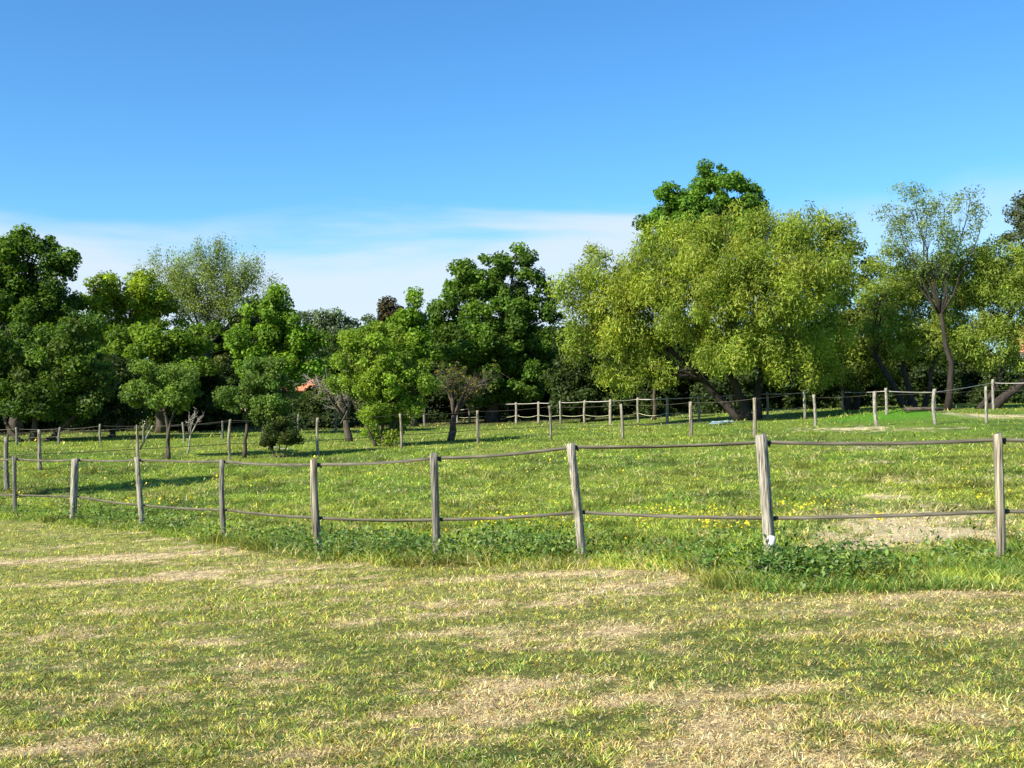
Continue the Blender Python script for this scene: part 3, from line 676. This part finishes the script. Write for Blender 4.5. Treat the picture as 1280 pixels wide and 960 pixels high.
# ------------------------------------------------------------------ fences
def post(u0, v0, u1, v1, wpx, shape, fence, mat='wood', ins=(), bury=.12, topcut=0):
    """u0,v0 top; u1,v1 foot, in photo pixels; returns foot and axis"""
    foot = G(u1, v1); d = foot.y
    top = P(u0, v0, d+random.uniform(-.06, .06)*(foot.y/14))
    w = wpx*d/F/2*.92
    ax = (top-foot); b0 = foot-ax.normalized()*bury
    mb = MB(); n = 8 if shape == 'square' else 10; rings = 9
    rot = (random.uniform(.78, .9) if mat == 'wood' else random.uniform(.5, .6))
    vs = []; seeds = [random.uniform(-.12, .12) for _ in range(n)]
    crv = Vector((random.gauss(0, .012), random.gauss(0, .012), 0))*(2.2 if shape != 'square' else .5)
    for i in range(rings):
        t = i/(rings-1); c = b0.lerp(top, t)+crv*math.sin(math.pi*t)
        for k in range(n):
            if shape == 'square':
                q = k//2; a = math.pi/4+math.pi/2*q+(-.11 if k % 2 == 0 else .11)+rot; r = w*1.06
                r *= 1+random.uniform(-.015, .015)
            else:
                a = 2*math.pi*k/n; r = w*(1+seeds[k]+.06*math.sin(5*t+k)+random.uniform(-.04, .04))*(.98-.12*t)
            z = topcut*math.cos(a)*w if i == rings-1 else 0
            vs.append((c.x+math.cos(a)*r, c.y+math.sin(a)*r, c.z+z))
    fs = [(i*n+k, i*n+(k+1)%n, (i+1)*n+(k+1)%n, (i+1)*n+k) for i in range(rings-1) for k in range(n)]
    fs += [tuple(range(n))[::-1], tuple((rings-1)*n+k for k in range(n))]
    mb.add(vs, fs)
    po = mb.build('post', M[mat], fence, loc=foot)
    for fr in ins:                     # black insulator on the post
        c = foot.lerp(top, fr); im = MB()
        im.tube([c+Vector((w*.6, .5*w, 0)), c+Vector((w+.03, .7*w, 0))], [.012, .016], 8)
        im.box(c+Vector((w+.035, .8*w, 0)), (.022, .03, .052))
        im.build('insulator', M['insul'], po, loc=c)
    return foot, top, w
def tape(pts, fence, w, mat, sag=.03, thick=.003, name='tape', twist=.4, n=14):
    vs = []; fs = []; mb = MB(); rows = []
    for a, b in zip(pts[:-1], pts[1:]):
        s = sag*random.uniform(.6, 1.3); tw = random.uniform(-twist, twist)
        for i in range(n+(b is pts[-1])):
            t = i/n; p = a.lerp(b, t); p.z -= 4*s*t*(1-t)
            rows.append((p, tw*math.sin(math.pi*t)))
    for i, (p, t) in enumerate(rows):
        q = rows[min(i+1, len(rows)-1)][0]-rows[max(i-1, 0)][0]; q.z = 0; q.normalize()
        nrm = Vector((q.y, -q.x, 0)); u = Vector((0,0,1))*math.cos(t)+nrm*math.sin(t); m_ = u.cross(q)
        for s1, s2 in ((-1,-1),(1,-1),(1,1),(-1,1)): vs.append(tuple(p+u*(w/2*s1)+m_*(thick/2*s2)))
    fs = [(i*4+k, i*4+(k+1)%4, (i+1)*4+(k+1)%4, (i+1)*4+k) for i in range(len(rows)-1) for k in range(4)]
    fs += [(0,1,2,3), tuple((len(rows)-1)*4+k for k in (3,2,1,0))]
    mb.add(vs, fs); return mb.build(name, M[mat], fence)
def off(p, dx=0, dy=0): return Vector((p.x+dx, p.y+dy, p.z))
# near fence: top u,v foot u,v width shape tape heights(px)
NF = [(-75,573,-74,640,6,'square','woodgrey',577,618),(18,570,19,643,6,'square','woodgrey',574,619),(94,573,91,650,9,'square','wood',575,621),(171,571,178,657,8,'round','wood',575,632),(277,574,280,671,8,'round','woodgrey',577,638),
      (392,574,399,694,11,'round','woodround',581,648),(542,566,546,699,10,'square','woodgrey',573,650),(713,554,728,698,11,'square','wood',559,641),
      (951,543,963,700,15,'square','wood',553,649),(1247,542,1251,700,13,'round','woodround',550,640),(1480,538,1482,702,14,'round','woodround',546,636)]
g0 = G(718, 698)
nf = empty('paddock_fence', g0, 'near fence of weathered grey wooden posts carrying two faded flat tapes', 'fence')
up_, lo_ = [], []
for k, (u0,v0,u1,v1,w,shp,mt,tu,tl) in enumerate(NF):
    fu = (v1-tu)/(v1-v0); fl = (v1-tl)/(v1-v0)
    foot, top, r = post(u0,v0,u1,v1,w,shp,nf,mt,(fu-.015, fl),topcut=.25)
    up_.append(off(foot.lerp(top, fu), r*.5, r+.004)); lo_.append(off(foot.lerp(top, fl), r*.5, r+.004))
tape(up_, nf, .042, 'tape', .022, thick=.002, twist=.5); tape(lo_, nf, .042, 'tape', .018, thick=.002, twist=.3)
# forked branch tied to the fourth post
b0 = up_[3]; d = b0.y-.03
fb = MB(); fb.tube([P(172,585,d), P(172,560,d), P(171,531,d)], [.03,.028,.018], 6, jag=.12)
fb.tube([P(175,562,d+.05), P(182,548,d+.1), P(191,532,d+.1)], [.02,.02,.015], 6, jag=.12)
o = fb.build('forked_branch', M['woodround'], loc=P(172,585,d), smooth=True); tag(o, 'forked dead branch standing up from the slim round post left of the near fence', 'branch')
# white plastic tub at the post foot
foot = G(963, 700); w = MB(); c = P(964, 676, foot.y-.12)
w.tube([c+Vector((0,0,-.055)), c+Vector((0,0,-.03)), c+Vector((.002,0,.02)), c+Vector((.004,0,.045)), c+Vector((.004,0,.056))], [.036,.045,.047,.040,.022], 14)
w.tube([c+Vector((0,0,-.14)), c+Vector((0,0,-.05))], [.018,.02], 8)
o = w.build('plastic_tub', M['white'], loc=c, smooth=False); tag(o, 'small white plastic tub at the foot of the leaning square post', 'tub')

def simple_fence(name, rows, label, strands, w=7, shp='round', mat='wood', pn=None):
    w = w*.85
    g0 = G(rows[len(rows)//2][2], rows[len(rows)//2][3]); fe = empty(name, g0, label, 'fence'); got = []
    for r in rows: got.append(post(r[0], r[1], r[2], r[3], (r[4]*.82 if len(r) > 4 else w), shp, fe, mat, topcut=.2))
    for (fr, width, mt, sag, tn) in strands:
        pts = [off(f.lerp(t, fr), 0, rr+.004) for f, t, rr in got]
        if width > .02: tape(pts, fe, width, mt, sag, name=tn, n=8)
        else:
            mb = MB(); path = []
            for a, b in zip(pts[:-1], pts[1:]):
                for i in range(8): q = a.lerp(b, i/8); q.z -= 4*sag*(i/8)*(1-i/8); path.append(q)
            path.append(pts[-1]); mb.tube(path, [width/2]*len(path), 4); mb.build(tn, M[mt], fe)
    return fe
simple_fence('paddock_fence', [(-120,540,-119,596),(8,546,9,614,8)], 'dark corner fence beyond the left end of the near fence', [(.42,.035,'wire',.02,'strand')], mat='woodgrey')
simple_fence('paddock_fence', [(-60,545,-60,592),(49,537,50,588),(172,533,172,580,4),(288,524,288,575,5),(397,522,398,570,5),(500,517,501,561,5),(597,513,598,554,5),(687,507,688,549,4.5),(776,505,778,549,5.5),(863,502,864,546,6),(943,497,943,546,6),(1005,488,1006,524,5)],
             'second fence line crossing the orchard with round posts and dark wires', [(.97,.014,'tape',.05,'wire'),(.40,.022,'wire',.02,'strand')], w=6, mat='woodround')
simple_fence('paddock_fence', [(1017,493,1019,533,5),(1093,489,1096,533,6),(1168,486,1170,531,6),(1232,483,1233,529,5),(1340,482,1341,530,6)],
             'row of pale slim posts in front of the green mound', [(.9,.010,'tape',.04,'wire')], w=6)
simple_fence('paddock_fence', [(572,512,572,528,3),(620,503,620,527,4),(645,503,645,529,4),(673,502,673,529,4),(700,501,701,530,4),(731,500,731,530,4),(763,499,763,531,5),(797,497,798,528,4),(834,496,834,529,5),(873,494,874,527,5),(913,492,914,524,5),(959,490,959,523,4),(1004,489,1005,521,4)],
             'far fence of short pale posts with a sagging pale lower rope', [(.93,.04,'tapelight',.03,'tape'),(.38,.022,'rope',.12,'rope')], w=4.5)
simple_fence('paddock_fence', [(1053,487,1054,513,4),(1107,485,1108,518,5),(1169,487,1170,515,4),(1241,474,1242,512,5),(1300,473,1300,512,5)],
             'far right fence between the mound and the dark trunks', [(.88,.03,'tapelight',.03,'tape')], w=4.5)
simple_fence('paddock_fence', [(-40,534,-40,556,4),(20,534,20,556,4),(75,534,74,555,4),(125,530,126,554,4),(180,530,180,552,4),(228,528,230,552,4),(278,526,278,549,4),(330,522,330,546,4),(373,518,373,543,4),(420,514,420,540,4),(470,512,470,536,4),(530,508,531,532,4),(587,504,588,528,4),(636,500,635,524,4),(667,502,670,522,4),(716,496,717,520,4),(748,495,749,519,4)],
             'dim back fence with thin posts along the dark trees on the left', [(.9,.022,'tape',.04,'tape'),(.45,.022,'tape',.04,'tape')], w=4, mat='woodgrey')

# ------------------------------------------------------------------ small things
def branch_pile(name, u, v, spread, n, mat, label, cat, ht=.3, r=.015):
    c = G(u, v); mb = MB()
    for i in range(n):
        a = random.uniform(0, 6.28); p = c+Vector((random.gauss(0, spread*.4), random.gauss(0, spread*.3), random.uniform(0, ht)+.02))
        if n < 10: p = c+Vector((0, 0, .04))
        L_ = random.uniform(.3, .9)*spread
        mb.tube(bend(p, p+Vector((math.cos(a)*L_, math.sin(a)*L_*.6, random.uniform(-.1,.15)*ht*3)), 4, .05, .08), [r, r*.9, r*.8, r*.6, r*.3], 5)
    o = mb.build(name, M[mat], loc=c); tag(o, label, cat); return o
branch_pile('fallen_branch', 348, 562, .9, 7, 'dead', 'pale fallen branch lying under the low dark bush', 'branch', .12, .022)
branch_pile('brushwood_heap', 834, 507, 1.2, 60, 'soilpile', 'reddish brushwood heap beside the slim young tree', 'brushwood', .45, .03)
c = G(1157, 515); mb = MB(); mb.tube([c+Vector((-.9,0,.1)), c+Vector((0,.05,.13)), c+Vector((.75,0,.11))], [.09,.085,.07], 9, jag=.06)
o = mb.build('fallen_log', M['bark'], loc=c); tag(o, 'grey brown fallen log lying beyond the green mound', 'log')
# crumpled pale blue sheet near the second fence line
c = G(902, 531); vs = []; fs = []; nx_, ny_ = 12, 7
for s_ in (0, 1):
    for j in range(ny_):
        for i in range(nx_):
            xx = (i/(nx_-1)-.5)*.9; yy = (j/(ny_-1)-.5)*.6
            vs.append((c.x+xx+.1*math.sin(j*1.7), c.y+yy, float(gh(c.x+xx, c.y+yy))+.05+.15*float(vn(np.array(i*.9), np.array(j*.9), 3))*(1 if 0<i<nx_-1 else .2)+s_*.006))
m0 = nx_*ny_
for j in range(ny_-1):
    for i in range(nx_-1):
        q = j*nx_+i; fs += [(q+nx_, q+nx_+1, q+1, q), (m0+q, m0+q+1, m0+q+nx_+1, m0+q+nx_)]
mb = MB(); mb.add(vs, fs); o = mb.build('plastic_sheet', M['blue'], loc=c); tag(o, 'crumpled pale blue plastic sheet lying in the grass near the willow', 'sheet')
# dock clump at the foot of the leaning post, with dead stalks
c = G(985, 722); n = 1100
ang = rnd(n, 0, 6.28); rr = rnd(n)**.6
x = c.x+np.cos(ang)*rr*.42; y = c.y+.1+np.sin(ang)*rr*.3
root = empty('dock_plant', c, 'dark leafy weed clump with dead stalks in front of the leaning square post', 'weeds')
z = gh(x, y)+(1-rr**2)*.26*rnd(n)
o = weedleaves('leaves', x, y, rnd(n, .06, .15), rnd(n, .02, .05), rnd(n, .0, 1.1), jitter(np.where((rnd(n)<.7)[:,None], [[.06,.12,.03]], [[.12,.2,.05]]), .2), z=z)
o.parent = root; o.matrix_parent_inverse.identity(); o.data.transform(__import__('mathutils').Matrix.Translation(-c)); o.location = (0,0,0)
mb = MB()
for i in range(24):
    p = c+Vector((random.gauss(-.12,.12), random.gauss(-.05,.08), .02)); e = p+Vector((random.gauss(0,.12), random.gauss(0,.08), random.uniform(.04,.18)))
    mb.tube(bend(p, e, 3, .1, .1), [.005,.005,.004,.002], 4)
mb.build('stalks', M['dead'], root, loc=c)

# ------------------------------------------------------------------ houses behind the trees
def house(u, vb, d, wid, dep, wallh, roofh, rz, label, wall='wall', wins=3):
    a, b = ray(u, vb); c = Vector((a*d, d, float(gh(a*d, d)))); root = empty('house', c, label, 'house'); root.rotation_euler = (0,0,rz)
    mb = MB(); x, y = wid/2, dep/2; e = .0
    vs = [(-x,-y,-.3),(x,-y,-.3),(x,y,-.3),(-x,y,-.3),(-x,-y,wallh),(x,-y,wallh),(x,y,wallh),(-x,y,wallh),(-x,0,wallh+roofh),(x,0,wallh+roofh)]
    mb.add(vs, [(0,1,5,4),(2,3,7,6),(1,2,6,9,5),(3,0,4,8,7)]); o = mb.build('wall', M[wall]); o.parent = root
    mb = MB(); k = roofh/y; ov = .45; t = .16
    for s in (-1, 1):
        p = [(-x-ov, s*(y+ov), wallh-ov*k), (x+ov, s*(y+ov), wallh-ov*k), (x+ov, 0, wallh+roofh), (-x-ov, 0, wallh+roofh)]
        nrm = 0.02
        vs = [(a_, b_, c_+nrm) for a_, b_, c_ in p]+[(a_, b_, c_+t+nrm) for a_, b_, c_ in p]
        f = [(3,2,1,0),(4,5,6,7),(0,1,5,4),(1,2,6,5),(2,3,7,6),(3,0,4,7)]
        mb.add(vs, f if s < 0 else [q[::-1] for q in f])
    ro = mb.build('roof', M['tile']); ro.parent = root
    mb = MB(); mb.box((x*.5, .6, wallh+roofh+.3), (.6,.6,1.3)); mb.box((x*.5, .6, wallh+roofh+1.0), (.72,.72,.12)); ch = mb.build('chimney', M[wall]); ch.parent = ro
    for i in range(wins):
        wx = -x+wid*(i+.5)/wins; mb = MB()
        for q, s in (((wx-.5,-y-.04,1.5),(.09,.08,1.3)),((wx+.5,-y-.04,1.5),(.09,.08,1.3)),((wx,-y-.04,2.105),(.91,.08,.09)),((wx,-y-.04,.895),(.91,.08,.09))): mb.box(q, s)
        wf = mb.build('window', M['white']); wf.parent = root
        mb = MB(); mb.box((wx,-y-.02,1.5),(.9,.03,1.1)); pn_ = mb.build('pane', M['pane']); pn_.parent = wf
    return root
house(385, 530, 86, 11, 8, 2.4, 2.1, .35, 'house with an orange clay tile roof glimpsed behind the leafless orchard tree', 'stone')
house(240, 530, 74, 5, 4, 2.2, 1.0, -.2, 'pale cream building glimpsed behind the small round headed orchard tree', wins=2)
house(700, 520, 92, 12, 7, 2.6, 1.2, .15, 'cream house glimpsed in the dark gap between the large oak and the willow')
house(1388, 505, 84, 12, 8, 3.2, 2.0, -.35, 'cream house glimpsed at the right edge behind the leaning willow trunk')

# ------------------------------------------------------------------ sky, sun, camera
EL, SD = math.radians(37), Vector((-.80, -.60, 0)).normalized()
sdir = Vector((SD.x*math.cos(EL), SD.y*math.cos(EL), math.sin(EL)))
w = bpy.data.worlds.new('World'); scene.world = w; w.use_nodes = True
nt = w.node_tree; nt.nodes.clear(); l = nt.links
sky = N(nt, 'ShaderNodeTexSky', sky_type='NISHITA'); sky.sun_disc = False; sky.sun_elevation = EL
sky.sun_rotation = math.atan2(sdir.x, sdir.y); sky.air_density = 1.0; sky.dust_density = .25; sky.ozone_density = 2.2; sky.altitude = 50
tc = N(nt, 'ShaderNodeTexCoord'); sx = N(nt, 'ShaderNodeSeparateXYZ'); l.new(tc.outputs['Generated'], sx.inputs[0])
hs = N(nt, 'ShaderNodeHueSaturation'); hs.inputs['Saturation'].default_value = 1.18; hs.inputs['Value'].default_value = 1.0; l.new(sky.outputs[0], hs.inputs['Color'])
mp = N(nt, 'ShaderNodeMapping'); mp.inputs['Scale'].default_value = (2.6, 2.6, 19); mp.inputs['Location'].default_value = (.75, .2, .4); l.new(tc.outputs['Generated'], mp.inputs[0])
no = N(nt, 'ShaderNodeTexNoise'); no.inputs['Scale'].default_value = 1; no.inputs['Detail'].default_value = 5; no.inputs['Roughness'].default_value = .5; no.inputs['Distortion'].default_value = .4
l.new(mp.outputs[0], no.inputs['Vector'])
# height of the veil edge wobbles with the noise
ma = N(nt, 'ShaderNodeMath', operation='MULTIPLY_ADD'); ma.inputs[1].default_value = .16; l.new(no.outputs[0], ma.inputs[0]); 
sb = N(nt, 'ShaderNodeMath', operation='MULTIPLY'); sb.inputs[1].default_value = -1; l.new(sx.outputs[2], sb.inputs[0]); l.new(sb.outputs[0], ma.inputs[2])
mr = N(nt, 'ShaderNodeMapRange', interpolation_type='SMOOTHSTEP'); mr.inputs[1].default_value = -.096; mr.inputs[2].default_value = -.05; mr.inputs[3].default_value = 0; mr.inputs[4].default_value = .86
l.new(ma.outputs[0], mr.inputs[0])
mx = N(nt, 'ShaderNodeMix', data_type='RGBA'); az = N(nt, 'ShaderNodeMapRange', interpolation_type='SMOOTHSTEP'); az.inputs[1].default_value = .10; az.inputs[2].default_value = .28; az.inputs[3].default_value = 1; az.inputs[4].default_value = .45; l.new(sx.outputs[0], az.inputs[0]); am = N(nt, 'ShaderNodeMath', operation='MULTIPLY'); l.new(az.outputs[0], am.inputs[0]); l.new(mr.outputs[0], am.inputs[1]); l.new(am.outputs[0], mx.inputs['Factor']); l.new(sky.outputs[0], hs.inputs['Color']); tn = N(nt, 'ShaderNodeVectorMath', operation='MULTIPLY'); tn.inputs[1].default_value = (.62, .98, 1.2); l.new(hs.outputs[0], tn.inputs[0]); l.new(tn.outputs[0], mx.inputs[6]); mx.inputs[7].default_value = (4.6, 5.2, 6.0, 1)
bg = N(nt, 'ShaderNodeBackground'); bg.inputs['Strength'].default_value = .082; l.new(mx.outputs[2], bg.inputs[0])
wo = N(nt, 'ShaderNodeOutputWorld'); l.new(bg.outputs[0], wo.inputs[0])
sl = bpy.data.lights.new('sun', 'SUN'); sl.energy = 5.0; sl.angle = math.radians(.5); sl.color = (1, .93, .80)
so = bpy.data.objects.new('sun', sl); COL.objects.link(so); so.rotation_euler = (-sdir).to_track_quat('-Z', 'Y').to_euler(); so.location = (0,0,60)
cd = bpy.data.cameras.new('camera'); cam = bpy.data.objects.new('camera', cd); COL.objects.link(cam)
cd.sensor_width = 36; cd.lens = 36*F/1280; cd.clip_start = .1; cd.clip_end = 6000
cam.location = (0, 0, CAMZ); cam.rotation_euler = (math.pi/2+pitch, 0, 0); scene.camera = cam
vs_ = scene.view_settings; vs_.view_transform = 'Standard'; vs_.look = 'None'; vs_.gamma = 1; vs_.exposure = 1.05; vs_.use_curve_mapping = False
scene.cycles.max_bounces = 6; scene.cycles.diffuse_bounces = 3; scene.cycles.transmission_bounces = 3
